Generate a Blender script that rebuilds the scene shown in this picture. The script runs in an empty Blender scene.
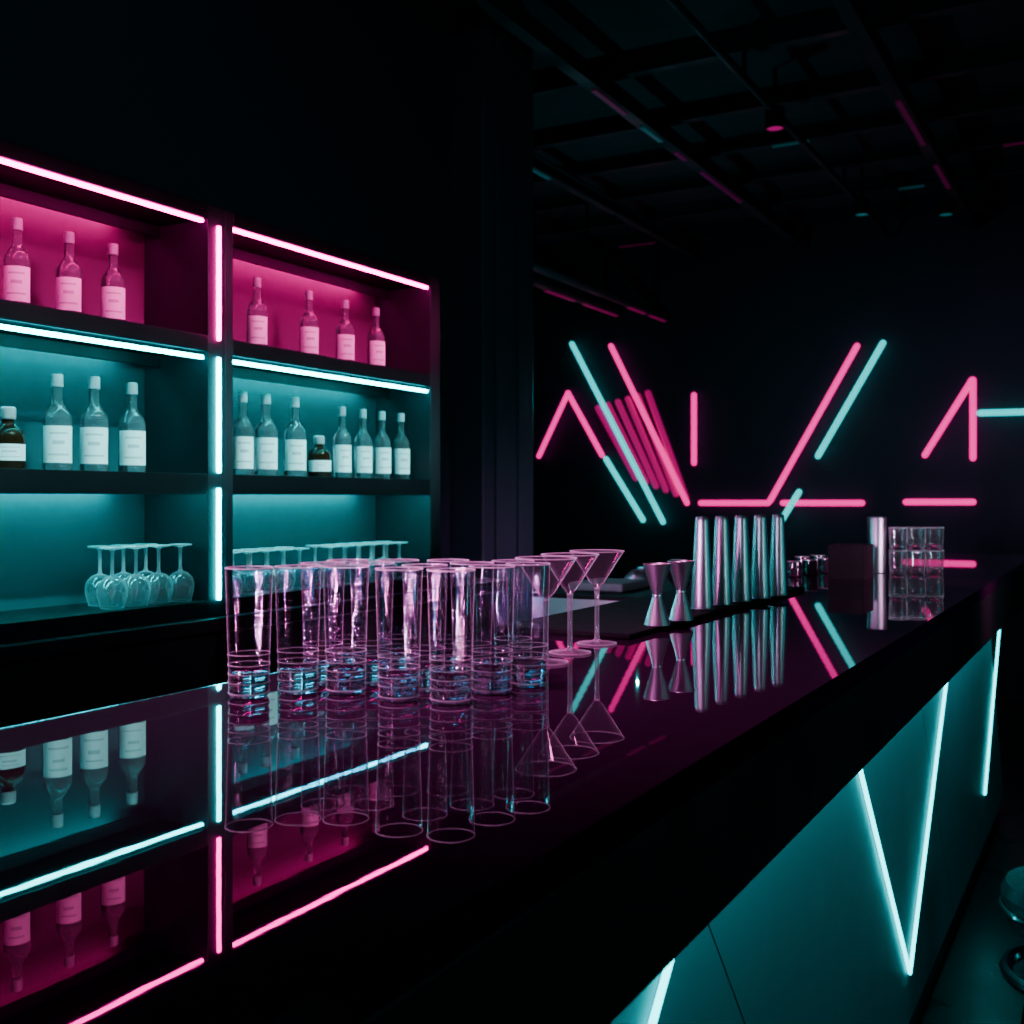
import bpy, bmesh, math, random
from mathutils import Vector, Matrix
random.seed(4)
S = bpy.context.scene
COL = S.collection
PI = math.pi
# ---------------------------------------------------------------- measuring
F, V0, CZ = 1100.0, 498.0, 1.34
A = math.atan(618/1100); ca, sa = math.cos(A), math.sin(A)
def at_depth(u, Z):
    k = (u-512)/F
    return Z*(ca*k-sa), Z*(sa*k+ca)
def on_x(u, v, X):
    k = (u-512)/F; Z = X/(ca*k-sa)
    return Vector((X, Z*(sa*k+ca), CZ-(v-V0)/F*Z))
def on_y(u, v, Y):
    k = (u-512)/F; Z = Y/(sa*k+ca)
    return Vector((Z*(ca*k-sa), Y, CZ-(v-V0)/F*Z))
def on_z(u, v, z):
    k = (u-512)/F; Z = F*(CZ-z)/(v-V0)
    return Vector((Z*(ca*k-sa), Z*(sa*k+ca), z))

# ---------------------------------------------------------------- materials
def pmat(name, col, rough=.5, metal=0, ior=1.5, trans=0, coat=0, coat_r=.03, coat_ior=1.5, var=.0, scale=20, stretch=(1,1,1), bump=0, spec=.5):
    m = bpy.data.materials.new(name); m.use_nodes = True
    nt = m.node_tree; b = nt.nodes['Principled BSDF']
    b.inputs['Base Color'].default_value = (*col, 1)
    b.inputs['Roughness'].default_value = rough
    b.inputs['Metallic'].default_value = metal
    b.inputs['IOR'].default_value = ior
    b.inputs['Specular IOR Level'].default_value = spec
    b.inputs['Transmission Weight'].default_value = trans
    b.inputs['Coat Weight'].default_value = coat
    b.inputs['Coat Roughness'].default_value = coat_r
    b.inputs['Coat IOR'].default_value = coat_ior
    if var > 0 or bump > 0:
        tc = nt.nodes.new('ShaderNodeTexCoord'); mp = nt.nodes.new('ShaderNodeMapping')
        mp.inputs['Scale'].default_value = stretch
        n = nt.nodes.new('ShaderNodeTexNoise'); n.inputs['Scale'].default_value = scale; n.inputs['Detail'].default_value = 5
        nt.links.new(tc.outputs['Object'], mp.inputs['Vector']); nt.links.new(mp.outputs[0], n.inputs['Vector'])
        mr = nt.nodes.new('ShaderNodeMapRange')
        mr.inputs['From Min'].default_value = .3; mr.inputs['From Max'].default_value = .7
        mr.inputs['To Min'].default_value = max(0, rough-var); mr.inputs['To Max'].default_value = min(1, rough+var)
        nt.links.new(n.outputs['Fac'], mr.inputs['Value']); nt.links.new(mr.outputs[0], b.inputs['Roughness'])
        if bump > 0:
            bp = nt.nodes.new('ShaderNodeBump'); bp.inputs['Strength'].default_value = bump; bp.inputs['Distance'].default_value = .002
            nt.links.new(n.outputs['Fac'], bp.inputs['Height']); nt.links.new(bp.outputs[0], b.inputs['Normal'])
    return m
def thinglass(name, tint, base, edge, rough, scat, power=4.0, spower=8.0, bump=.1, flat=0.0):
    """thin walled glass: straight-through transmission, Fresnel-like mirror, and bright scatter only where the wall is seen edge-on"""
    m = bpy.data.materials.new(name); m.use_nodes = True
    nt = m.node_tree; nt.nodes.remove(nt.nodes['Principled BSDF'])
    N = nt.nodes.new; L = nt.links.new
    out = nt.nodes['Material Output']
    tr = N('ShaderNodeBsdfTransparent'); tr.inputs[0].default_value = (*tint, 1)
    gl = N('ShaderNodeBsdfGlossy'); gl.inputs['Roughness'].default_value = rough
    df = N('ShaderNodeBsdfDiffuse'); df.inputs[0].default_value = (.95, .93, .97, 1)
    tl = N('ShaderNodeBsdfTranslucent'); tl.inputs[0].default_value = (.95, .93, .97, 1)
    sc = N('ShaderNodeMixShader'); sc.inputs[0].default_value = .5
    L(df.outputs[0], sc.inputs[1]); L(tl.outputs[0], sc.inputs[2])
    lw = N('ShaderNodeLayerWeight'); lw.inputs['Blend'].default_value = .5
    def curve(p, lo, hi):
        pw = N('ShaderNodeMath'); pw.operation = 'POWER'; pw.inputs[1].default_value = p
        mr = N('ShaderNodeMapRange'); mr.inputs['To Min'].default_value = lo; mr.inputs['To Max'].default_value = hi
        L(lw.outputs['Facing'], pw.inputs[0]); L(pw.outputs[0], mr.inputs['Value']); return mr.outputs[0]
    n = N('ShaderNodeTexNoise'); n.inputs['Scale'].default_value = 130; n.inputs['Detail'].default_value = 2
    tc = N('ShaderNodeTexCoord'); mp = N('ShaderNodeMapping'); mp.inputs['Scale'].default_value = (1, 1, .06)
    bp = N('ShaderNodeBump'); bp.inputs['Strength'].default_value = bump; bp.inputs['Distance'].default_value = .002
    L(tc.outputs['Object'], mp.inputs['Vector']); L(mp.outputs[0], n.inputs['Vector'])
    L(n.outputs['Fac'], bp.inputs['Height']); L(bp.outputs[0], gl.inputs['Normal'])
    m1 = N('ShaderNodeMixShader'); L(curve(power, base, edge), m1.inputs[0]); L(tr.outputs[0], m1.inputs[1]); L(gl.outputs[0], m1.inputs[2])
    m2 = N('ShaderNodeMixShader'); L(curve(spower, flat, scat), m2.inputs[0]); L(m1.outputs[0], m2.inputs[1]); L(sc.outputs[0], m2.inputs[2])
    L(m2.outputs[0], out.inputs['Surface'])
    return m
def emat(name, col, s):
    m = bpy.data.materials.new(name); m.use_nodes = True
    b = m.node_tree.nodes['Principled BSDF']
    b.inputs['Base Color'].default_value = (*[c*.5 for c in col], 1)
    b.inputs['Emission Color'].default_value = (*col, 1)
    b.inputs['Emission Strength'].default_value = s
    return m
PINK = (1.0, .0, .36); TEAL = (.0, .79, .87)
M = {}
M['counter'] = pmat('black_stone', (.026, .004, .026), .34, spec=0, coat=1, coat_r=.012, coat_ior=1.36, var=.05, scale=14, stretch=(1, .15, 1))  # purple base colour paints in the magenta sheen
# faint polishing ripple in the clear coat of the counter
_nt = M['counter'].node_tree
_n = _nt.nodes.new('ShaderNodeTexNoise'); _n.inputs['Scale'].default_value = 26; _n.inputs['Detail'].default_value = 2
_t = _nt.nodes.new('ShaderNodeTexCoord'); _b = _nt.nodes.new('ShaderNodeBump')
_b.inputs['Strength'].default_value = .012; _b.inputs['Distance'].default_value = .002
_nt.links.new(_t.outputs['Object'], _n.inputs['Vector']); _nt.links.new(_n.outputs['Fac'], _b.inputs['Height'])
_nt.links.new(_b.outputs[0], _nt.nodes['Principled BSDF'].inputs['Coat Normal'])
M['fascia'] = pmat('black_lacquer', (.008, .010, .012), .35, var=.06, scale=8)
M['panel'] = pmat('teal_grey_laminate', (.05, .22, .24), .5, var=.06, scale=6, bump=.05)
M['body'] = pmat('black_board', (.006, .007, .008), .6, var=.05)
M['shelf'] = pmat('shelf_board', (.005, .006, .008), .45, var=.05, scale=9, spec=.35)
M['back_teal_glow'] = pmat('teal_glow_back_board', (.008, .080, .090), .5, var=.06, scale=5, spec=.3)  # teal strip glow put into the board colour
M['back_pink_glow'] = pmat('pink_glow_back_board', (.12, .008, .085), .5, var=.06, scale=5, spec=.3)  # pink strip glow put into the board colour
M['shelfside'] = pmat('shelf_side_board', (.022, .022, .028), .5, var=.06, scale=5, spec=.35)
M['thin'] = thinglass('thin_clear_glass', (.88, .84, .90), .085, .9, .012, .75, 3.2, 8.0, .22)
M['stemware'] = thinglass('stemware_glass', (.93, .93, .94), .14, .95, .03, .9, 3, 5, .06, .02)
M['shelfware'] = thinglass('shelf_stemware_glass', (.94, .95, .95), .24, .95, .05, .9, 2.6, 3, .04, .18)
M['rim'] = thinglass('glass_rim', (.8, .8, .8), .45, .95, .08, .9, 3, 2, .02, .38)
M['glass'] = pmat('clear_glass', (1, .84, .97), .01, ior=1.47, trans=1)
M['bottle'] = pmat('bottle_glass', (.94, .95, .97), .012, ior=1.47, trans=.95)
M['dark_bottle'] = pmat('brown_bottle_glass', (.14, .045, .02), .04, ior=1.4, trans=.85)
M['smoked'] = pmat('smoked_glass', (.03, .018, .03), .06, ior=1.6, coat=1, coat_r=.03, coat_ior=1.6, var=.02)
M['label'] = pmat('paper_label', (.97, .97, .96), .6, var=.05, scale=40)
M['ink'] = pmat('label_band', (.6, .6, .62), .6, var=.05)
M['cap'] = pmat('bottle_cap', (.45, .44, .45), .3, var=.05)
M['steel'] = pmat('polished_steel', (.72, .78, .80), .36, metal=1, var=.02, scale=8)
M['tin'] = pmat('dull_steel', (.52, .62, .64), .36, metal=1, var=.01, scale=8)
M['rubber'] = pmat('black_rubber', (.006, .006, .007), .8, var=.06, scale=60, bump=.2, spec=.15)
M['caddy'] = pmat('black_caddy', (.006, .007, .008), .7, var=.05, spec=.2)
M['plastic'] = pmat('black_plastic', (.010, .010, .012), .35, var=.06)
M['towel'] = pmat('pale_towel', (.20, .22, .24), .9, var=.04, scale=80, bump=.3)
M['wall'] = pmat('black_blue_wall', (.012, .048, .058), .65, var=.08, scale=2.5, spec=.3)
M['pillar'] = pmat('dark_pillar', (.030, .090, .105), .5, var=.08, scale=3)
M['floor'] = pmat('dark_concrete', (.015, .016, .018), .3, var=.1, scale=3)
M['ceil'] = pmat('black_blue_ceiling', (.014, .042, .050), .8, var=.05, scale=4)
M['beam'] = pmat('painted_beam', (.014, .036, .042), .65, metal=.1, var=.25, scale=4)
M['chrome'] = pmat('chrome', (.5, .52, .54), .15, metal=1, var=.04)
M['seat'] = pmat('grey_vinyl', (.05, .055, .06), .4, var=.06, bump=.1, scale=60)
M['led_pink'] = emat('led_pink', PINK, 40)
M['led_teal'] = emat('led_teal', TEAL, 42)
M['wash_pink'] = emat('added_wash_pink', PINK, 34)
M['wash_teal'] = emat('added_wash_teal', TEAL, 34)
M['led_rear'] = emat('led_rear_teal', TEAL, 34)
M['bar_teal'] = emat('bar_neon_teal', TEAL, 7)
M['bar_wash'] = emat('bar_wash_teal', TEAL, 30)
M['neon_pink'] = emat('neon_pink', (1, 0, .30), 1.8)
M['neon_teal'] = emat('neon_teal', (0, .92, .95), 1.2)
M['neon_reflection'] = emat('neon_reflection_pink', (1, 0, .32), .36)
M['lens_pink'] = emat('lens_pink', PINK, .35)
M['lens_teal'] = emat('lens_teal', TEAL, .10)
M['glint_pink'] = emat('glowing_glint_pink', PINK, .024)  # reflected glints given a faint glow of their own
M['glint_teal'] = emat('glowing_glint_teal', TEAL, .020)
M['glint_low'] = emat('glowing_duct_glint', PINK, .12)

# ---------------------------------------------------------------- mesh helpers
def box(bm, lo, hi, bev=0, seg=2):
    lo, hi = Vector(lo), Vector(hi)
    c = (lo+hi)/2; d = hi-lo
    r = bmesh.ops.create_cube(bm, size=1, matrix=Matrix.Translation(c) @ Matrix.Diagonal((d.x, d.y, d.z, 1)))
    if bev > 0:
        es = list({e for v in r['verts'] for e in v.link_edges})
        bmesh.ops.bevel(bm, geom=es, offset=bev, segments=seg, affect='EDGES', profile=.5)
def lathe(bm, prof, seg=32, c=(0, 0, 0), a0=None, a1=None):
    rings = []
    full = a0 is None
    n = seg if full else seg+1
    for r, z in prof:
        if r < 1e-6 and full:
            rings.append([bm.verts.new((c[0], c[1], c[2]+z))])
        else:
            ring = []
            for i in range(n):
                t = 2*PI*i/seg if full else a0+(a1-a0)*i/seg
                ring.append(bm.verts.new((c[0]+r*math.cos(t), c[1]+r*math.sin(t), c[2]+z)))
            rings.append(ring)
    for p, q in zip(rings, rings[1:]):
        m = seg
        for i in range(m):
            j = (i+1) % n if full else i+1
            if len(p) == 1 and len(q) == 1: continue
            if len(p) == 1: bm.faces.new((p[0], q[j], q[i]))
            elif len(q) == 1: bm.faces.new((p[i], p[j], q[0]))
            else: bm.faces.new((p[i], p[j], q[j], q[i]))
def capsule(bm, a, b, r, seg=14):
    a, b = Vector(a), Vector(b); d = b-a; L = d.length
    rot = d.to_track_quat('Z', 'Y').to_matrix().to_4x4()
    prof = [(0, -r)]+[(r*math.cos(t), r*math.sin(t)) for t in [-PI/3, -PI/6, 0]]+[(r*math.cos(t), L+r*math.sin(t)) for t in [0, PI/6, PI/3]]+[(0, L+r)]
    t = bmesh.new(); lathe(t, prof, seg)
    t.transform(Matrix.Translation(a) @ rot)
    me = bpy.data.meshes.new('tmp'); t.to_mesh(me); t.free(); bm.from_mesh(me); bpy.data.meshes.remove(me)
def torus(bm, R, r, z, seg=40, s2=10, c=(0, 0)):
    rings = []
    for i in range(seg):
        t = 2*PI*i/seg
        rings.append([bm.verts.new((c[0]+(R+r*math.cos(p))*math.cos(t), c[1]+(R+r*math.cos(p))*math.sin(t), z+r*math.sin(p))) for p in [2*PI*j/s2 for j in range(s2)]])
    for i in range(seg):
        for j in range(s2):
            bm.faces.new((rings[i][j], rings[(i+1) % seg][j], rings[(i+1) % seg][(j+1) % s2], rings[i][(j+1) % s2]))
def obj(name, bm, m, parent=None, smooth=True, loc=None):
    bmesh.ops.recalc_face_normals(bm, faces=bm.faces)
    me = bpy.data.meshes.new(name); bm.to_mesh(me); bm.free()
    if smooth:
        me.polygons.foreach_set('use_smooth', [True]*len(me.polygons))
        me.set_sharp_from_angle(angle=math.radians(38))
    me.materials.append(m)
    o = bpy.data.objects.new(name, me); COL.objects.link(o)
    if parent: o.parent = parent
    if loc: o.location = loc
    return o
def bx(name, lo, hi, m, parent=None, bev=0):
    bm = bmesh.new(); box(bm, lo, hi, bev); return obj(name, bm, m, parent, False)
def lt(name, prof, m, parent=None, seg=32, c=(0, 0, 0), loc=None):
    bm = bmesh.new(); lathe(bm, prof, seg, c); return obj(name, bm, m, parent, loc=loc)
def ring(name, R, r, z, m, parent, seg=40):
    bm = bmesh.new(); torus(bm, R, r, z, seg, 8); return obj(name, bm, m, parent)
def tag(o, label, cat, group=None):
    o['label'] = label; o['category'] = cat
    if group: o['group'] = group
    return o
def thing(name, label, cat, loc=(0, 0, 0), group=None, rz=0):
    o = bpy.data.objects.new(name, None); COL.objects.link(o); o.location = loc; o.rotation_euler = (0, 0, rz)
    o.empty_display_size = .05
    return tag(o, label, cat, group)
def struct(name, lo, hi, m, bev=0):
    o = bx(name, lo, hi, m, None, bev); o['kind'] = 'structure'; return o
def dup(root, loc, label, group=None, rz=None, scale=None):
    r = root.copy(); COL.objects.link(r); r.location = loc
    if rz is not None: r.rotation_euler = (0, 0, rz)
    if scale: r.scale = scale
    r['label'] = label
    if group: r['group'] = group
    for ch in root.children:
        c = ch.copy(); COL.objects.link(c); c.parent = r
        for g in ch.children:
            d = g.copy(); COL.objects.link(d); d.parent = c
    return r
used = set()
def place(proto, loc, label, group=None, rz=0, scale=(1, 1, 1)):
    if proto.name not in used:
        used.add(proto.name); proto.location = loc; proto.rotation_euler = (0, 0, rz); proto.scale = scale
        proto['label'] = label
        if group: proto['group'] = group
        return proto
    return dup(proto, loc, label, group, rz, scale)
ORD = ['first', 'second', 'third', 'fourth', 'fifth', 'sixth', 'seventh', 'eighth', 'ninth', 'tenth']

# ---------------------------------------------------------------- room shell
WY = 8.0; CEIL = 3.34
struct('floor', (-7.5, -3, -.1), (4, WY+.2, 0), M['floor'])
struct('ceiling', (-7.5, -3, CEIL), (4, WY+.2, CEIL+.1), M['ceil'])
struct('wall_back', (-7.5, WY, 0), (4, WY+.2, CEIL), M['wall'])
struct('wall_left', (-2.50, -3, 0), (-2.30, 3.60, CEIL), M['wall'])
struct('wall_far_left', (-7.5, 3.4, 0), (-7.3, WY, CEIL), M['wall'])
struct('wall_partition', (-7.5, 3.4, 0), (-2.52, 3.6, CEIL), M['wall'])
struct('wall_right', (4, -3, 0), (4.2, WY+.2, CEIL), M['wall'])
struct('wall_front', (-2.5, -3.2, 0), (4, -3, CEIL), M['wall'])
struct('trim_1', (-2.50, 3.62, 0), (-2.16, 4.03, CEIL), M['pillar'], .008)
struct('trim_2', (-2.16, 3.70, 0), (-2.145, 3.76, CEIL), M['pillar'], .003)
struct('trim_3', (-2.16, 3.88, 0), (-2.145, 3.94, CEIL), M['pillar'], .003)

# ceiling beams: lower tier runs along the bar, upper tier crosses it
def ibeam(name, lo, hi, axis, label, glint_runs=()):
    bm = bmesh.new()
    lo, hi = Vector(lo), Vector(hi)
    t = .012
    box(bm, (lo.x, lo.y, lo.z), (hi.x, hi.y, lo.z+t)); box(bm, (lo.x, lo.y, hi.z-t), (hi.x, hi.y, hi.z))
    c = (lo+hi)/2
    if axis == 'y': box(bm, (c.x-.008, lo.y, lo.z+t), (c.x+.008, hi.y, hi.z-t))
    else: box(bm, (lo.x, c.y-.008, lo.z+t), (hi.x, c.y+.008, hi.z-t))
    o = tag(obj(name, bm, M['beam'], None, False), label, 'ceiling beam', 'steel beams under the dark ceiling')
    for a, b, m in glint_runs:  # glints on the steel, put in as faintly glowing slivers
        if axis == 'y': bx('glowing_glint', (c.x-.012, a, lo.z-.008), (c.x+.012, b, lo.z), M[m], o)
        else: bx('glowing_glint', (a, c.y-.012, lo.z-.008), (b, c.y+.012, lo.z), M[m], o)
    return o
def yb(x, y0, w, label, glint_runs=()): ibeam('ceiling_beam', (x-w/2, y0, 3.14), (x+w/2, WY-.02, 3.22), 'y', label, glint_runs)
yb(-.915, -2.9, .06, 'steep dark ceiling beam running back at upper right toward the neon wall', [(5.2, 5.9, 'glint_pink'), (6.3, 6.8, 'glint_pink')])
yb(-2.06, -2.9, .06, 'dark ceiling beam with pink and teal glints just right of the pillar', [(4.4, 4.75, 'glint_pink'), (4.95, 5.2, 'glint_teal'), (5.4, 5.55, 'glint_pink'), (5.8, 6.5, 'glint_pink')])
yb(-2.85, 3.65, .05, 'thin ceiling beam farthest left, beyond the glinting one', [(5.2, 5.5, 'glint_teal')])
yb(-.25, -2.9, .05, 'thin ceiling beam at the far upper right corner')
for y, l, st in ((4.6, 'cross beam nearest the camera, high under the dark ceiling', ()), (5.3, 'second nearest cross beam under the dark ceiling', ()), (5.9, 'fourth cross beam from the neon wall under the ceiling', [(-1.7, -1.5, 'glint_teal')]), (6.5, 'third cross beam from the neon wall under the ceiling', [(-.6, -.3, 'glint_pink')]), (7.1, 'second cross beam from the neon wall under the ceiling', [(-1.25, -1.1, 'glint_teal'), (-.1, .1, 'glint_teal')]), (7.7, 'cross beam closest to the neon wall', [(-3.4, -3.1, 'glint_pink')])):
    ibeam('ceiling_beam', (-7.2, y, 3.26), (3.9, y+.05, CEIL), 'x', l, st)
def pipe(x, z, r, y0, label, glint_runs=()):
    bm = bmesh.new(); capsule(bm, (0, 0, 0), (0, WY-.05-y0, 0), r, 14)
    t = thing('ceiling_pipe', label, 'pipe', (x, y0, z), 'pipes under the ceiling')
    obj('tube', bm, M['beam'], t)
    for y in (4.625, 6.525, 7.725):
        bx('hanger', (-.008, y-y0-.008, r-.004), (.008, y-y0+.008, 3.26-z), M['plastic'], t)
    for a, b in glint_runs:  # pink glints under the duct, drawn as glowing slivers
        bx('glowing_glint', (-.012, a-y0, -r-.006), (.012, b-y0, -r+.002), M['glint_low'], t)
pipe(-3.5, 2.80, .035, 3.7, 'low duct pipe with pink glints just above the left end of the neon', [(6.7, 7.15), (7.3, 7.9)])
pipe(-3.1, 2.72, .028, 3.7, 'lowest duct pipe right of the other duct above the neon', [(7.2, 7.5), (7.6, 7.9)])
pipe(-1.45, 3.15, .018, 3.0, 'thin pipe between the two brightest ceiling beams')

# ceiling spotlights
def spot(u, v, lens, label):
    pnt = on_z(u, v, 3.06)
    t = thing('ceiling_spotlight', label, 'spotlight', (pnt.x, pnt.y, 3.06), 'small spotlights under the ceiling')
    lt('can', [(0, .10), (.035, .10), (.045, .09), (.045, 0), (.038, 0), (.038, .012), (0, .012)], M['plastic'], t, 20)
    lt('lens', [(0, .004), (.037, .004), (.037, .010), (0, .010)], lens, t, 20)
    lt('stem', [(0, .095), (.010, .095), (.010, CEIL-3.06), (0, CEIL-3.06)], M['plastic'], t, 10)
spot(775, 129, M['lens_pink'], 'small spotlight with a pink lens under the ceiling')
spot(862, 215, M['lens_teal'], 'small spotlight with dim teal lens left of its twin above the neon')
spot(946, 215, M['lens_teal'], 'small spotlight with dim teal lens at far right above the neon')

# ---------------------------------------------------------------- neon on the back wall
def neon(segs, m, label, group, r=.022, off=.06, fix=-.0002):
    Y = WY-off
    pts = [(on_y(*a, Y), on_y(*b, Y)) for a, b in segs]
    o0 = pts[0][0].copy(); o0.z = min(min(a.z, b.z) for a, b in pts)
    t = thing('neon_tube', label, 'neon light', o0, group)
    bm = bmesh.new()
    for a, b in pts: capsule(bm, a-o0, b-o0, r)
    obj('tube', bm, m, t)
    for a, b in pts:
        for f in (.15, .85):
            q = a.lerp(b, f)-o0
            bx('wall_clip', q+Vector((-.015, r-.004, -.015)), q+Vector((.015, off+fix, .015)), M['plastic'], t)
GP, GT = 'pink neon tubes on the back wall', 'teal neon tubes on the back wall'
neon([((572, 344), (663, 522))], M['neon_teal'], 'long teal neon tube slanting down to the right at left of the wall', GT)
neon([((611, 346), (687, 503))], M['neon_pink'], 'long pink neon tube slanting beside the long teal one', GP)
neon([((539, 456), (568, 393)), ((568, 393), (602, 455))], M['neon_pink'], 'pink neon chevron next to the dark pillar', GP)
neon([((606, 459), (643, 520))], M['neon_teal'], 'short teal neon tube below the pink chevron', GT)
neon([((694, 395), (694, 463))], M['neon_pink'], 'short upright pink neon tube standing alone in the middle', GP, fix=.0005)
neon([((701, 503), (768, 503)), ((770, 501), (857, 346))], M['neon_pink'], 'pink neon tube running level then rising steeply to the right', GP)
neon([((783, 503), (862, 503))], M['neon_pink'], 'level pink neon tube right of the foot of the rising one', GP)
neon([((883, 343), (818, 456))], M['neon_teal'], 'teal neon tube rising right beside the pink one', GT)
neon([((799, 492), (780, 523))], M['neon_teal'], 'shortest teal neon tube low above the metal tins', GT, .022, .12, .0005)
neon([((925, 455), (972, 380)), ((973, 380), (973, 458))], M['neon_pink'], 'pink neon half arrow with upright side at the right of the wall', GP, fix=.0005)
neon([((906, 502), (973, 502))], M['neon_pink'], 'level pink neon tube under the half arrow at right', GP, fix=.0005)
neon([((980, 413), (1060, 411))], M['neon_teal'], 'level teal neon tube running off the right of the frame', GT)
for i in range(6):  # reflections of the neon, built as dim glowing bars
    x = 598+10*i
    neon([((x, 408-3*i), (x+38, 478+4*i))], M['neon_reflection'], 'dim slanted pink neon reflection among the row between the long teal and pink tubes', 'dim pink neon reflections', .025, .03)

# ---------------------------------------------------------------- bar counter
BX0, BX1, BY0, BY1, BZ = -1.0, -.337, -.7, 5.0, 1.105
PX = -.455
bar = thing('bar_counter', 'long glossy black bar counter with teal lit front panels', 'bar counter', (-.67, 0, 0))
def bl(v): return (v[0]+.67, v[1], v[2])
def bpart(name, lo, hi, m, bev=0): return bx(name, bl(lo), bl(hi), m, bar, bev)
bpart('countertop', (BX0, BY0, 1.075), (BX1, BY1, BZ), M['counter'], 0)
bpart('edge_trim', (BX0-.006, BY0, 1.080), (BX0-.0001, BY1, BZ-.0002), M['chrome'], .0006)['label'] = 'thin metal trim along the back edge'
bpart('fascia', (-.360, BY0+.002, .945), (-.339, BY1-.002, 1.075), M['fascia'], .002)
bpart('body', (-.96, BY0+.03, .0), (PX-.022, BY1-.03, 1.075), M['body'])
bpart('kick_board', (PX-.022, BY0+.05, 0), (PX-.015, BY1-.05, .095), M['plastic'])
# diagonal jointed front panels
s0, s1 = on_x(705, 915, PX), on_x(745, 1024, PX)
sl = (s1.y-s0.y)/(s1.z-s0.z)
def seamY(z, off): return s0.y+(z-s0.z)*sl+off
offs = [-1.2, 0, 1.6, 3.2]
for i in range(len(offs)+1):
    z0, z1 = .10, 1.07
    def edge(z, j, s):
        if j < 0: return BY0+.03
        if j >= len(offs): return BY1-.03
        return max(BY0+.03, min(BY1-.03, seamY(z, offs[j])+s*.0025))
    L0, L1 = edge(z0, i-1, 1), edge(z1, i-1, 1); R0, R1 = edge(z0, i, -1), edge(z1, i, -1)
    if R1-L1 < .02 or R0-L0 < .02: continue
    bm = bmesh.new()
    ps = [(L0, z0), (R0, z0), (R1, z1), (L1, z1)]
    f = [bm.verts.new(bl((PX, y, z))) for y, z in ps]; b = [bm.verts.new(bl((PX-.021, y, z))) for y, z in ps]
    bm.faces.new(f); bm.faces.new(b[::-1])
    for k in range(4): bm.faces.new((f[k], f[(k+1) % 4], b[(k+1) % 4], b[k]))
    obj('front_panel', bm, M['panel'], bar, False)
def bneon(pl, r=.0045):
    bm = bmesh.new()
    for a, b in zip(pl, pl[1:]):
        capsule(bm, bl(on_x(*a, PX+.007)), bl(on_x(*b, PX+.007)), r, 12)
    o = obj('neon_tube', bm, M['bar_teal'], bar); return o
bneon([(852, 736), (910, 973), (949, 660)])['label'] = 'teal neon V on the front panel'
bneon([(985, 794), (1001, 610)])['label'] = 'single slanted teal neon tube at far end of the front panel'
bneon([(683, 914), (630, 1104), (575, 1062)])['label'] = 'nearest teal neon V on the front panel'
bpart('led_strip', (-.372, 0, .985), (-.361, 4.9, .997), M['bar_wash'])

# ---------------------------------------------------------------- back bar
SF = -2.05; SB = -2.29
cabz = 1.035
for i, (y0, y1, lab) in enumerate([(.60, 2.10, 'black base cabinet under the left lit shelves'), (2.105, 3.16, 'black base cabinet under the right lit shelves'), (3.165, 3.60, 'narrow black base cabinet beside the dark pillar')]):
    t = thing('base_cabinet', lab, 'cabinet', (SF, (y0+y1)/2, 0), 'base cabinets of the back bar')
    h = (y1-y0)/2
    bx('body', (-.24, -h, .08), (-.02, h, 1.0), M['body'], t)
    bx('plinth', (-.24, -h, 0), (-.05, h, .08), M['plastic'], t)
    for s in (-1, 1):
        ya, ye = (-h+.004, -.002) if s < 0 else (.002, h-.004)
        d = bx('door', (-.02, ya, .09), (0, ye, .99), M['fascia'], t, .002)
        yc = -.04 if s < 0 else .04
        bx('handle', (0, yc-.006, .55), (.02, yc+.006, .70), M['plastic'], d, .003)
tag(bx('back_worktop', (-2.295, .58, 1.0), (-2.02, 3.61, cabz), M['fascia'], None, .003), 'black worktop slab along the back bar under the shelves', 'worktop')

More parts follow.
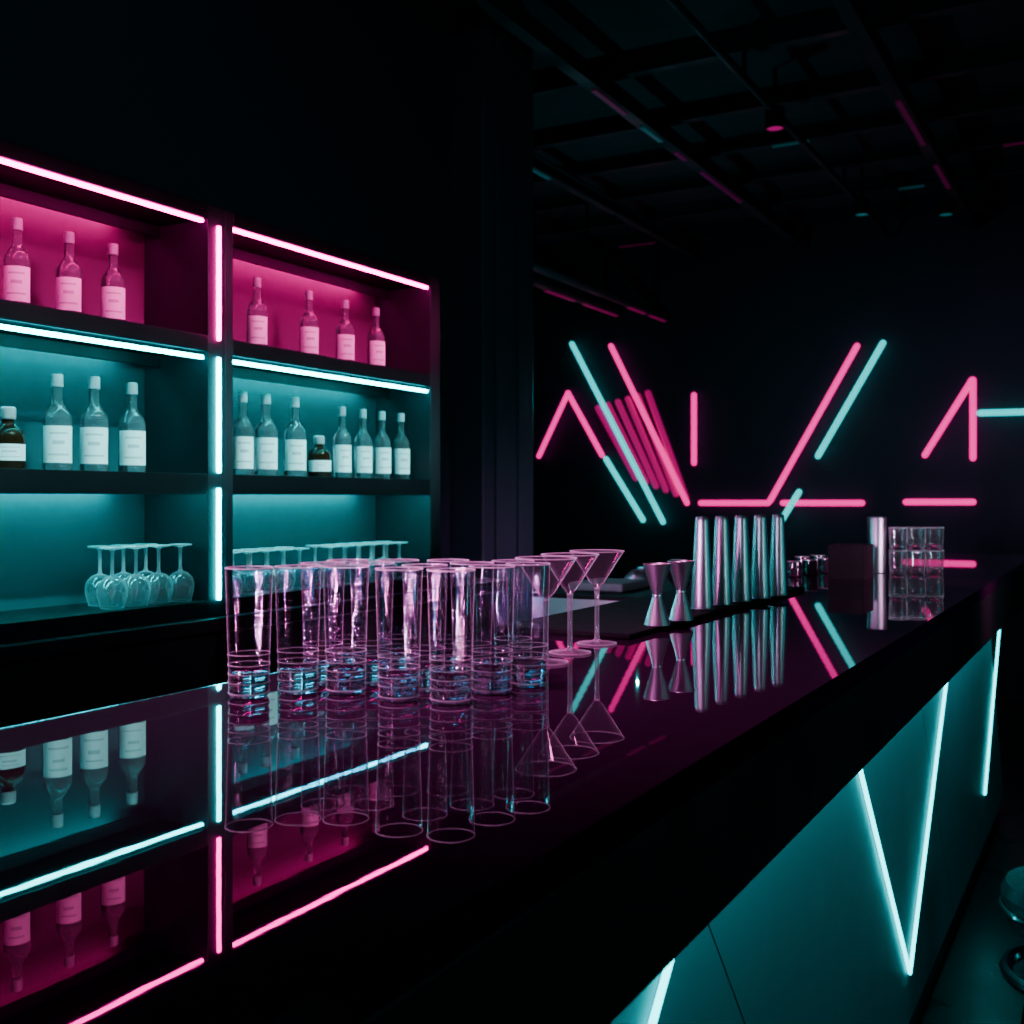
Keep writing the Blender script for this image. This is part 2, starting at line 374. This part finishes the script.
def shelf_unit(y0, y1, pl, pr, label, vert):
    t = thing('shelf_unit', label, 'shelf unit', (SF, y0, cabz), 'lit shelf units of the back bar')
    D = SB-SF
    def cv(p): return (p[0], p[1]-y0, p[2]+CZ-cabz)
    def b(name, lo, hi, m, bev=.0015): return bx(name, cv(lo), cv(hi), m, t, bev)
    zb = cabz-CZ
    b('side_panel', (D, y0, zb), (0, y0+pl, .75), M['shelfside'])
    b('side_panel', (D, y1-pr, zb), (0, y1, .75), M['shelfside'])
    b('back_panel', (D, y0+pl, zb), (D+.012, y1-pr, .394), M['back_teal_glow'])['label'] = 'back panel tinted with teal glow'
    b('back_panel', (D, y0+pl, .394), (D+.012, y1-pr, .75), M['back_pink_glow'])['label'] = 'back panel tinted with pink glow'
    a, c = y0+pl, y1-pr
    b('top_board', (D+.012, a, .712), (0, c, .75), M['shelf'])
    b('shelf', (D+.012, a, .373), (0, c, .415), M['shelf'])
    bm = bmesh.new()                                   # lower shelf with a front lip that hides its light strip
    box(bm, cv((D+.012, a, .022)), cv((-.012, c, .062))); box(bm, cv((-.012, a, .009)), cv((0, c, .062)), .001)
    obj('shelf', bm, M['shelf'], t, False)
    b('bottom_board', (D+.012, a, zb), (0, c, -.262), M['shelf'])
    b('led_strip', (-.011, a+.004, .700), (-.001, c-.012, .710), M['led_pink'], .003)['label'] = 'pink light strip'
    b('led_strip', (-.011, a+.004, .353), (-.001, c-.012, .363), M['led_teal'], .003)['label'] = 'teal light strip'
    b('led_strip', (-.030, a+.03, .0125), (-.0135, c-.03, .0215), M['led_rear'], .002)['label'] = 'teal light strip tucked behind the shelf lip'
    b('led_strip', (D+.035, a+.12, .0125), (D+.050, c-.12, .0215), M['led_rear'], .002)['label'] = 'added teal wash strip at the rear under the shelf'  # added so the bottom bay fades downward
    # added for a light gradient: valance under each upper board hides a strip that washes down the back panel
    for zt, wm in ((.712, 'wash_pink'), (.373, 'wash_teal')):
        b('added_valance', (D+.062, a, zt-.030), (D+.070, c, zt), M['shelf'])
        b('led_strip', (D+.040, a+.10, zt-.012), (D+.052, c-.10, zt-.001), M[wm], .002)['label'] = 'added wash strip behind the valance'
    if vert:
        yc = y1-.024
        for z0, z1, m, l in ((.405, .70, 'led_pink', 'upright pink light strip'), (.065, .362, 'led_teal', 'upright teal light strip'), (-.262, .025, 'led_teal', 'upright teal light strip')):
            b('led_strip', (.0005, yc-.006, z0), (.008, yc+.006, z1), M[m], .003)['label'] = l
shelf_unit(1.00, 2.124, .04, .058, 'left lit shelf unit with pink top bay and teal lower bays', True)
shelf_unit(2.126, 3.15, .03, .06, 'right lit shelf unit next to the dark pillar', False)

# bottles
def make_bottle(name, R, H, cat, glass, label_text, squat=False):
    t = thing(name, label_text, cat)
    if not squat:
        body = [(0, 0), (R*.9, 0), (R, .004), (R, .53*H), (R*.95, .58*H), (R*.68, .645*H), (R*.42, .695*H), (R*.37, .73*H), (R*.37, .87*H), (0, .87*H)]
        cap = [(0, .872*H), (R*.42, .872*H), (R*.43, .88*H), (R*.41, .995*H), (R*.36, H), (0, H)]
        z0, z1 = .08*H, .46*H
    else:
        body = [(0, 0), (R*.9, 0), (R, .005), (R*.98, .52*H), (R*.88, .62*H), (R*.5, .70*H), (R*.36, .74*H), (R*.36, .80*H), (0, .80*H)]
        cap = [(0, .802*H), (R*.42, .802*H), (R*.46, .82*H), (R*.46, .97*H), (R*.36, H), (0, H)]
        z0, z1 = .14*H, .40*H
    lt('body', body, glass, t, 28)
    lt('cap', cap, M['cap'], t, 20)
    bm = bmesh.new(); r1, r2 = R+.0006, R+.0012
    a0, a1 = -1.15, 1.15
    lathe(bm, [(r1, z0), (r2, z0), (r2, z1), (r1, z1), (r1, z0)], 22, (0, 0, 0), a0, a1)
    l = obj('label', bm, M['label'], t)
    for zz, w, a in ((.80, .05, .6), (.55, .10, .40), (.22, .05, .7)):
        bm = bmesh.new(); r1, r2 = R+.0013, R+.0016
        zc = z0+(z1-z0)*zz; hh = (z1-z0)*w/2
        lathe(bm, [(r1, zc-hh), (r2, zc-hh), (r2, zc+hh), (r1, zc+hh), (r1, zc-hh)], 8, (0, 0, 0), -a, a)
        obj('print_band', bm, M['ink'], l)
    return t
clear = make_bottle('liquor_bottle', .0325, .222, 'bottle', M['bottle'], 'x')
slim = make_bottle('slim_bottle', .0285, .206, 'bottle', M['bottle'], 'x')
short = make_bottle('squat_bottle', .036, .138, 'bottle', M['dark_bottle'], 'x', True)
BXX = -2.150
def bot(proto, u, ztop, label, group, sc=1.0, X=BXX):
    q = on_x(u, 500, X)
    place(proto, (X, q.y, CZ+ztop+.0005), label, group, -.62+random.uniform(-.12, .12), (1, 1, sc))
g1, g2 = 'bottles in the pink top bays', 'bottles in the teal middle bays'
bot(slim, 17, .415, 'leftmost bottle in the pink bay of the left shelf unit', g1, .99)
bot(slim, 69, .415, 'middle bottle of three in the pink bay of the left shelf unit', g1, .98)
bot(slim, 113, .415, 'right bottle of three in the pink bay of the left shelf unit', g1, .97)
for i, u in enumerate((257, 309, 345, 376)):
    bot(slim, u, .415, ORD[i]+' bottle from the left in the pink bay of the right shelf unit', g1, 1.0)
bot(short, 8, .062, 'squat dark brown bottle at the left edge of the teal bay', g2, 1.0)
bot(clear, 57, .062, 'clear bottle beside the squat brown bottle in the left teal bay', g2)
bot(clear, 94, .062, 'clear bottle in the middle of three in the left teal bay', g2, 1.02)
bot(clear, 132, .062, 'clear bottle at right end of the left teal bay', g2, 1.0)
bot(slim, 243, .062, 'clear slim bottle against the left side of the right teal bay', g2, 1.13)
bot(clear, 266, .062, 'tall clear bottle second from left in the right teal bay', g2, 1.06)
bot(clear, 295, .062, 'tall clear bottle just left of the small dark bottle', g2, 1.06)
bot(short, 319, .062, 'small dark squat bottle between clear bottles in the right teal bay', g2, .92)
for i, u in enumerate((342, 363, 382, 401)):
    bot(slim, u, .062, ['clear slim bottle just right of the small dark bottle', 'second of four slim bottles at the right of the right teal bay', 'third of four slim bottles at the right of the right teal bay', 'last slim bottle at the right end of the right teal bay'][i], g2, 1.08, (-2.15, -2.15, -2.145, -2.138)[i])

# upturned stemmed glasses on the bottom shelf
def make_stem_glass():
    t = thing('wine_glass', 'x', 'wine glass')
    lt('bowl', [(.027, .001), (.034, .03), (.035, .045), (.031, .062), (.018, .076), (.005, .081), (0, .0812)], M['shelfware'], t, 28)
    ring('rim', .0268, .0010, .0010, M['rim'], t, 28)
    lt('stem', [(0, .0815), (.006, .0815), (.0042, .09), (.0042, .138), (.007, .145), (0, .145)], M['rim'], t, 12)
    lt('foot', [(0, .1452), (.006, .1452), (.028, .149), (.029, .151), (.028, .1525), (0, .1535)], M['rim'], t, 24)
    return t
wg = make_stem_glass()
gs = 'upturned wine glasses on the bottom shelves'
zz = CZ-.2615
for i in range(4):
    place(wg, (-2.105, 1.8105+.0715*i, zz), ORD[i]+' upturned wine glass from the left, front row of the bottom left bay', gs, 0, (1, 1, .95))
for i in range(3):
    place(wg, (-2.19, 1.8465+.0715*i, zz), 'upturned wine glass in the back row of the bottom left bay', gs, 0, (1, 1, .95))
for i in range(12):
    for xx in (-2.105, -2.19):
        y = 2.20+.0715*i+(.03 if xx < -2.15 else 0)
        if i == 5 or y > 3.045: continue
        place(wg, (xx, y, zz), 'upturned wine glass in the rows behind the highballs, bottom right bay', gs, 0, (1, 1, .76))

# ---------------------------------------------------------------- counter-top: highball glasses
def make_highball():
    H = .153
    t = thing('highball_glass', 'x', 'drinking glass')
    base = [(.0205, .0002), (.0225, .002)]
    z = .002
    for k in range(4):
        base += [(.0238+.0001*k, z+.003), (.0240+.0001*k, z+.006), (.0230+.0002*k, z+.0095)]; z += .0105
    wall = base+[(.0243, z+.003), (.0275, H-.0005)]
    lt('wall', wall, M['thin'], t, 48)
    lt('thick_base', [(0, .0006), (.0200, .0006), (.0215, .002), (.0228, .005), (.0230, .008), (.0216, .0115), (.0229, .0155), (.0231, .019), (.0217, .0225), (.0230, .026), (.0226, .030), (.019, .0285), (0, .0275)], M['glass'], t, 40)
    ring('rim', .0274, .0008, H-.0008, M['rim'], t)
    ring('foot_ring', .0238, .0006, .0052, M['rim'], t)
    for z, R in ((.0175, .0241), (.0280, .0242), (.0385, .0243), (.0510, .0246)):
        ring('moulded_ring', R, .0005, z, M['shelfware'], t)
    return t
hb = make_highball()
gh = 'clear highball glasses on the counter'
front = [(249, 696.5), (298, 692.5), (346, 692.5), (399, 699.5), (451, 702.5), (492, 692.5), (528, 685.5)]
for i, (u, v) in enumerate(front):
    q = on_z(u, v, BZ)
    place(hb, (q.x, q.y, BZ+.0003), ORD[i]+' clear highball glass from the left along the front of the cluster', gh, random.random()*6)
for i, (u, Z) in enumerate([(323, 1.392), (372, 1.392), (425, 1.348), (472, 1.392), (513, 1.442), (348, 1.455), (398, 1.457), (448, 1.457)]):
    x, y = at_depth(u, Z)
    place(hb, (x, y, BZ+.0003), 'clear highball glass crowded behind the front glasses of the cluster', gh, random.random()*6)

# martini glasses
def make_martini():
    t = thing('martini_glass', 'x', 'martini glass')
    lt('bowl', [(0, .0925), (.004, .0932), (.012, .1030), (.0435, .1535)], M['stemware'], t, 44)
    ring('rim', .0435, .0009, .1540, M['rim'], t)
    lt('stem', [(0, .0045), (.010, .0046), (.0048, .008), (.0036, .016), (.0036, .08), (.0050, .0922), (0, .0922)], M['shelfware'], t, 16)
    lt('foot', [(.006, .0052), (.012, .0036), (.031, .0012)], M['stemware'], t, 36)
    ring('foot_rim', .0312, .0012, .0013, M['rim'], t)
    return t
mg = make_martini()
for (u, Z), l in zip([(546, 1.565), (570, 1.665), (597, 1.77)], ['nearest martini glass, half hidden by the last highball', 'middle martini glass of three beside the highballs', 'farthest martini glass of three, nearest the steel jiggers']):
    x, y = at_depth(u, Z); place(mg, (x, y, BZ+.0003), l, 'martini glasses on the counter', 0, (1, 1, .97))

# bar mat with tools
MT = .010
mb = bmesh.new(); box(mb, (-.975, 1.68, BZ), (-.72, 2.80, BZ+MT), .003)
tag(obj('bar_mat', mb, M['rubber'], None, False), 'thin black rubber bar mat under the jiggers and tins', 'bar mat')
ZM = BZ+MT+.0003
def make_jigger():
    t = thing('jigger', 'x', 'jigger')
    lt('lower_cup', [(0, 0.006), (.0195, .001), (.0228, 0), (.0232, .001), (.0085, .050), (0, .050)], M['steel'], t, 32)
    lt('waist_band', [(0, .0495), (.0088, .0495), (.0094, .052), (.0088, .0545), (0, .0545)], M['steel'], t, 24)
    lt('upper_cup', [(0, .0547), (.0086, .0547), (.0250, .108), (.0244, .109), (.0236, .108), (.007, .060), (0, .059)], M['steel'], t, 32)
    return t
jg = make_jigger()
for (u, v), l in zip([(657, 626), (681, 621)], ['steel hourglass jigger nearer the martini glasses', 'steel hourglass jigger beside the metal tins']):
    q = on_z(u, v-1, ZM); place(jg, (q.x, q.y, ZM), l, 'steel jiggers on the mat')
def make_tin():
    t = thing('shaker_tin', 'x', 'shaker tin')
    lt('body', [(0, .002), (.0218, .002), (.0226, .008), (.0142, .178), (.0134, .1845), (.0110, .1873), (0, .1878)], M['tin'], t, 48)
    ring('rim', .0224, .0014, .0018, M['tin'], t, 36)
    return t
tin = make_tin()
for i, (u, v) in enumerate([(702, 609), (721.5, 605), (741, 601.5), (760, 598.5), (778, 595.8)]):
    q = on_z(u, v, ZM); place(tin, (q.x, q.y, ZM), ['nearest upturned steel shaker tin, beside the jigger', 'second upturned steel shaker tin from the jiggers', 'middle upturned steel shaker tin of the five', 'fourth upturned steel shaker tin from the jiggers', 'farthest upturned steel shaker tin in the line'][i], 'upturned steel shaker tins')

# small cups, caddy, steel cup and stacked tumblers at the far end
t = sg = thing('small_cup', 'x', 'cup')
lt('body', [(0, 0), (.018, 0), (.0215, .003), (.0240, .018), (.0235, .034), (.0225, .046), (.0215, .0465), (.0208, .045), (.0215, .020), (.018, .008), (0, .006)], M['smoked'], t, 32)
ring('rim', .0220, .0009, .0463, M['rim'], t, 28)
for (u, v), l in zip([(794, 577), (810, 575), (826, 573), (802, 571), (818, 569.5)], ['small dark cup nearest the steel tins', 'middle small dark cup of the front three left of the black caddy', 'small dark cup closest to the black caddy', 'left small dark cup in the back row of the little cluster', 'right small dark cup in the back row of the little cluster']):
    q = on_z(u, v, BZ); place(sg, (q.x, q.y, BZ+.0003), l, 'small dark cups by the caddy')
q = on_z(851, 578, BZ)
t = thing('bar_caddy', 'black plastic bar caddy between the small dark cups and steel cup', 'caddy', (q.x, q.y, BZ+.0003))
bm = bmesh.new()
w, h, d, th = .050, .098, .07, .004
box(bm, (-w, -d, 0), (w, d, th)); box(bm, (-w, -d, th), (-w+th, d, h)); box(bm, (w-th, -d, th), (w, d, h))
box(bm, (-w+th, -d, th), (w-th, -d+th, h)); box(bm, (-w+th, d-th, th), (w-th, d, h))
obj('tray', bm, M['caddy'], t, False)
bx('divider', (-w+th, -.002, th), (w-th, .002, h-.01), M['caddy'], t)
q = on_z(877, 573, BZ)
t = thing('steel_cup', 'tall steel cup beside the stacked tumblers', 'cup', (q.x, q.y, BZ+.0003))
lt('body', [(0, 0), (.024, 0), (.026, .002), (.029, .173), (.0282, .175), (.0272, .173), (.0245, .008), (0, .006)], M['tin'], t, 32)
ring('rim', .0288, .0014, .173, M['tin'], t, 32)
t = rk = thing('rocks_glass', 'x', 'drinking glass')
lt('wall', [(.022, 0), (.024, .003), (.0255, .01), (.024, .018), (.0265, .024), (.028, .070)], M['stemware'], t, 32)
lt('thick_base', [(0, .0004), (.0215, .0004), (.0232, .003), (.0246, .010), (.0233, .016), (0, .015)], M['glass'], t, 28)
ring('rim', .0278, .0009, .0700, M['rim'], t, 32)
gr = 'short tumblers stacked at the far end'
for row in range(2):
    for k in range(3):
        x, y = at_depth(898+18.2*k, 3.43+.0*k+.062*row)
        for tier in range(2):
            place(rk, (x, y, BZ+.0003+tier*.0715), ('short tumbler in the %s tier of the stack, %s row' % (['lower', 'upper'][tier], ['front', 'back'][row])), gr)

# ---------------------------------------------------------------- underbar bin with towel
t = thing('ice_bin', 'steel underbar ice bin behind the counter by the jiggers', 'ice bin', (-1.32, 3.1, 0))
bm = bmesh.new()
for lo, hi in [((-.16, -.35, .62), (.16, .35, .64)), ((-.16, -.35, .64), (-.145, .35, 1.06)), ((.145, -.35, .64), (.16, .35, 1.06)), ((-.145, -.35, .64), (.145, -.335, 1.06)), ((-.145, .335, .64), (.145, .35, 1.06))]: box(bm, lo, hi)
obj('basin', bm, M['steel'], t, False)
for sx in (-.14, .14):
    for sy in (-.33, .33): bx('leg', (sx-.015, sy-.015, 0), (sx+.015, sy+.015, .62), M['steel'], t)
bx('lid', (-.165, -.355, 1.06), (.165, .355, 1.072), M['caddy'], t, .003)
bm = bmesh.new(); box(bm, (-1.42, 2.86, 1.0725), (-1.25, 3.06, 1.097), .008, 3)
tag(obj('folded_towel', bm, M['towel'], None, False), 'pale folded bar towel lying on the ice bin lid', 'towel')
t = thing('mixing_bowl', 'small upturned steel bowl on the ice bin lid beyond the towel', 'bowl', (-1.33, 3.20, 1.0725))
lt('bowl', [(.058, 0), (.060, .002), (.054, .022), (.036, .040), (.015, .046), (0, .047)], M['tin'], t, 32)
lt('foot_ring', [(0, .0465), (.016, .0465), (.017, .051), (.014, .051), (0, .049)], M['tin'], t, 24)
t = thing('lidded_jar', 'small dark lidded jar on the ice bin lid next to the bowl', 'jar', (-1.27, 3.36, 1.0725))
lt('body', [(0, 0), (.030, 0), (.033, .004), (.033, .050), (.028, .056), (0, .056)], M['smoked'], t, 28)
lt('lid', [(0, .0562), (.029, .0562), (.030, .058), (.030, .066), (.028, .068), (0, .068)], M['steel'], t, 28)

# ---------------------------------------------------------------- stool at right edge
t = thing('bar_stool', 'low round stool with steel ring at the right edge', 'stool', (-.085, 2.94, 0))
lt('seat', [(0, .35), (.17, .35), (.185, .36), (.192, .39), (.18, .415), (.12, .425), (0, .427)], M['seat'], t, 40)
ring('seat_rim', .19, .008, .356, M['chrome'], t)
for k in range(4):
    an = PI/4+k*PI/2
    bm = bmesh.new(); capsule(bm, (.13*math.cos(an), .13*math.sin(an), .35), (.20*math.cos(an), .20*math.sin(an), .011), .011, 12); obj('leg', bm, M['chrome'], t)
ring('foot_ring', .178, .016, .20, M['chrome'], t)

# ---------------------------------------------------------------- lights
def area(name, loc, target, sx, sy, power, col, spread=180):
    l = bpy.data.lights.new(name, 'AREA'); l.shape = 'RECTANGLE'; l.size = sx; l.size_y = sy; l.energy = power; l.color = col
    l.spread = math.radians(spread)
    o = bpy.data.objects.new(name, l); COL.objects.link(o); o.location = loc
    o.rotation_euler = (Vector(target)-Vector(loc)).to_track_quat('-Z', 'Y').to_euler()
def point(name, loc, power, col):
    l = bpy.data.lights.new(name, 'POINT'); l.energy = power; l.color = col; l.shadow_soft_size = 0.0
    o = bpy.data.objects.new(name, l); COL.objects.link(o); o.location = loc
# unseen tall fills added for streaks in the glass and steel
G = (-.8, 1.25, 1.15)
area('pink_streak_fill', (-1.80, -.5, 1.15), G, .014, 1.1, 3.2, (1, .14, .62), 42)
area('pink_streak_fill', (-1.50, -1.0, 1.15), G, .012, 1.1, 2.8, (1, .36, .84), 32)
area('pink_streak_fill', (-1.10, -1.4, 1.15), G, .012, 1.1, 2.0, (1, .22, .72), 28)
area('pale_streak_fill', (-.60, -1.7, 1.15), G, .012, 1.1, 1.6, (.9, .60, 1), 24)
area('teal_tin_fill', (1.9, 2.9, 1.25), (-.8, 1.95, 1.2), .22, 1.3, 3.0, (.0, .80, .88))  # added soft fill for the tins and bar front
area('pale_streak_fill', (2.2, 1.2, 1.25), (-.8, 2.3, 1.2), .05, 1.2, .8, (.5, .85, .95), 50)
area('pale_end_fill', (.9, 2.6, 1.45), (-.65, 3.6, 1.2), .03, .6, .9, (.7, .8, 1), 36)  # added accent fill for the far-end glasses
area('pink_end_fill', (.6, 3.0, 1.40), (-.80, 3.4, 1.15), .025, .5, .8, (1, .12, .5), 24)  # added fill for pink glints on the small cups
area('pink_glass_fill', (-1.0, 1.05, 2.9), (-.8, 1.3, 1.1), .3, .12, 5, (1, .20, .66), 50)  # added overhead pink fill for the highballs
# two added fills over the aisle brighten the bottle labels, one aimed at the top row and one at the middle row
area('pink_label_fill', (-1.0, 2.05, 2.5), (-2.15, 2.05, 1.84), 2.2, .04, 3.8, (1, .09, .46), 18)
area('pale_label_fill', (-1.0, 2.05, 2.5), (-2.15, 2.05, 1.42), 2.2, .04, 5.0, (.36, .96, 1), 20)
point('teal_wall_fill', (-1.1, 1.3, 3.15), 5.0, (.0, .5, .60))  # added ambient fill that lifts the dark left wall
point('teal_hall_fill', (-2.4, 5.7, 1.9), 12, (.0, .55, .64))  # added ambient fill for the hall and ceiling

w = bpy.data.worlds.new('World'); S.world = w; w.use_nodes = True
w.node_tree.nodes['Background'].inputs[0].default_value = (.004, .012, .016, 1)
w.node_tree.nodes['Background'].inputs[1].default_value = .5

# ---------------------------------------------------------------- camera
cam = bpy.data.cameras.new('Camera'); co = bpy.data.objects.new('Camera', cam); COL.objects.link(co)
co.location = (0, 0, CZ); co.rotation_euler = (PI/2, 0, A)
cam.sensor_width = 36; cam.lens = F/1024*36; cam.shift_y = -14/1024
cam.clip_start = .02
cam.dof.use_dof = True; cam.dof.focus_distance = 1.75; cam.dof.aperture_fstop = 7
S.camera = co
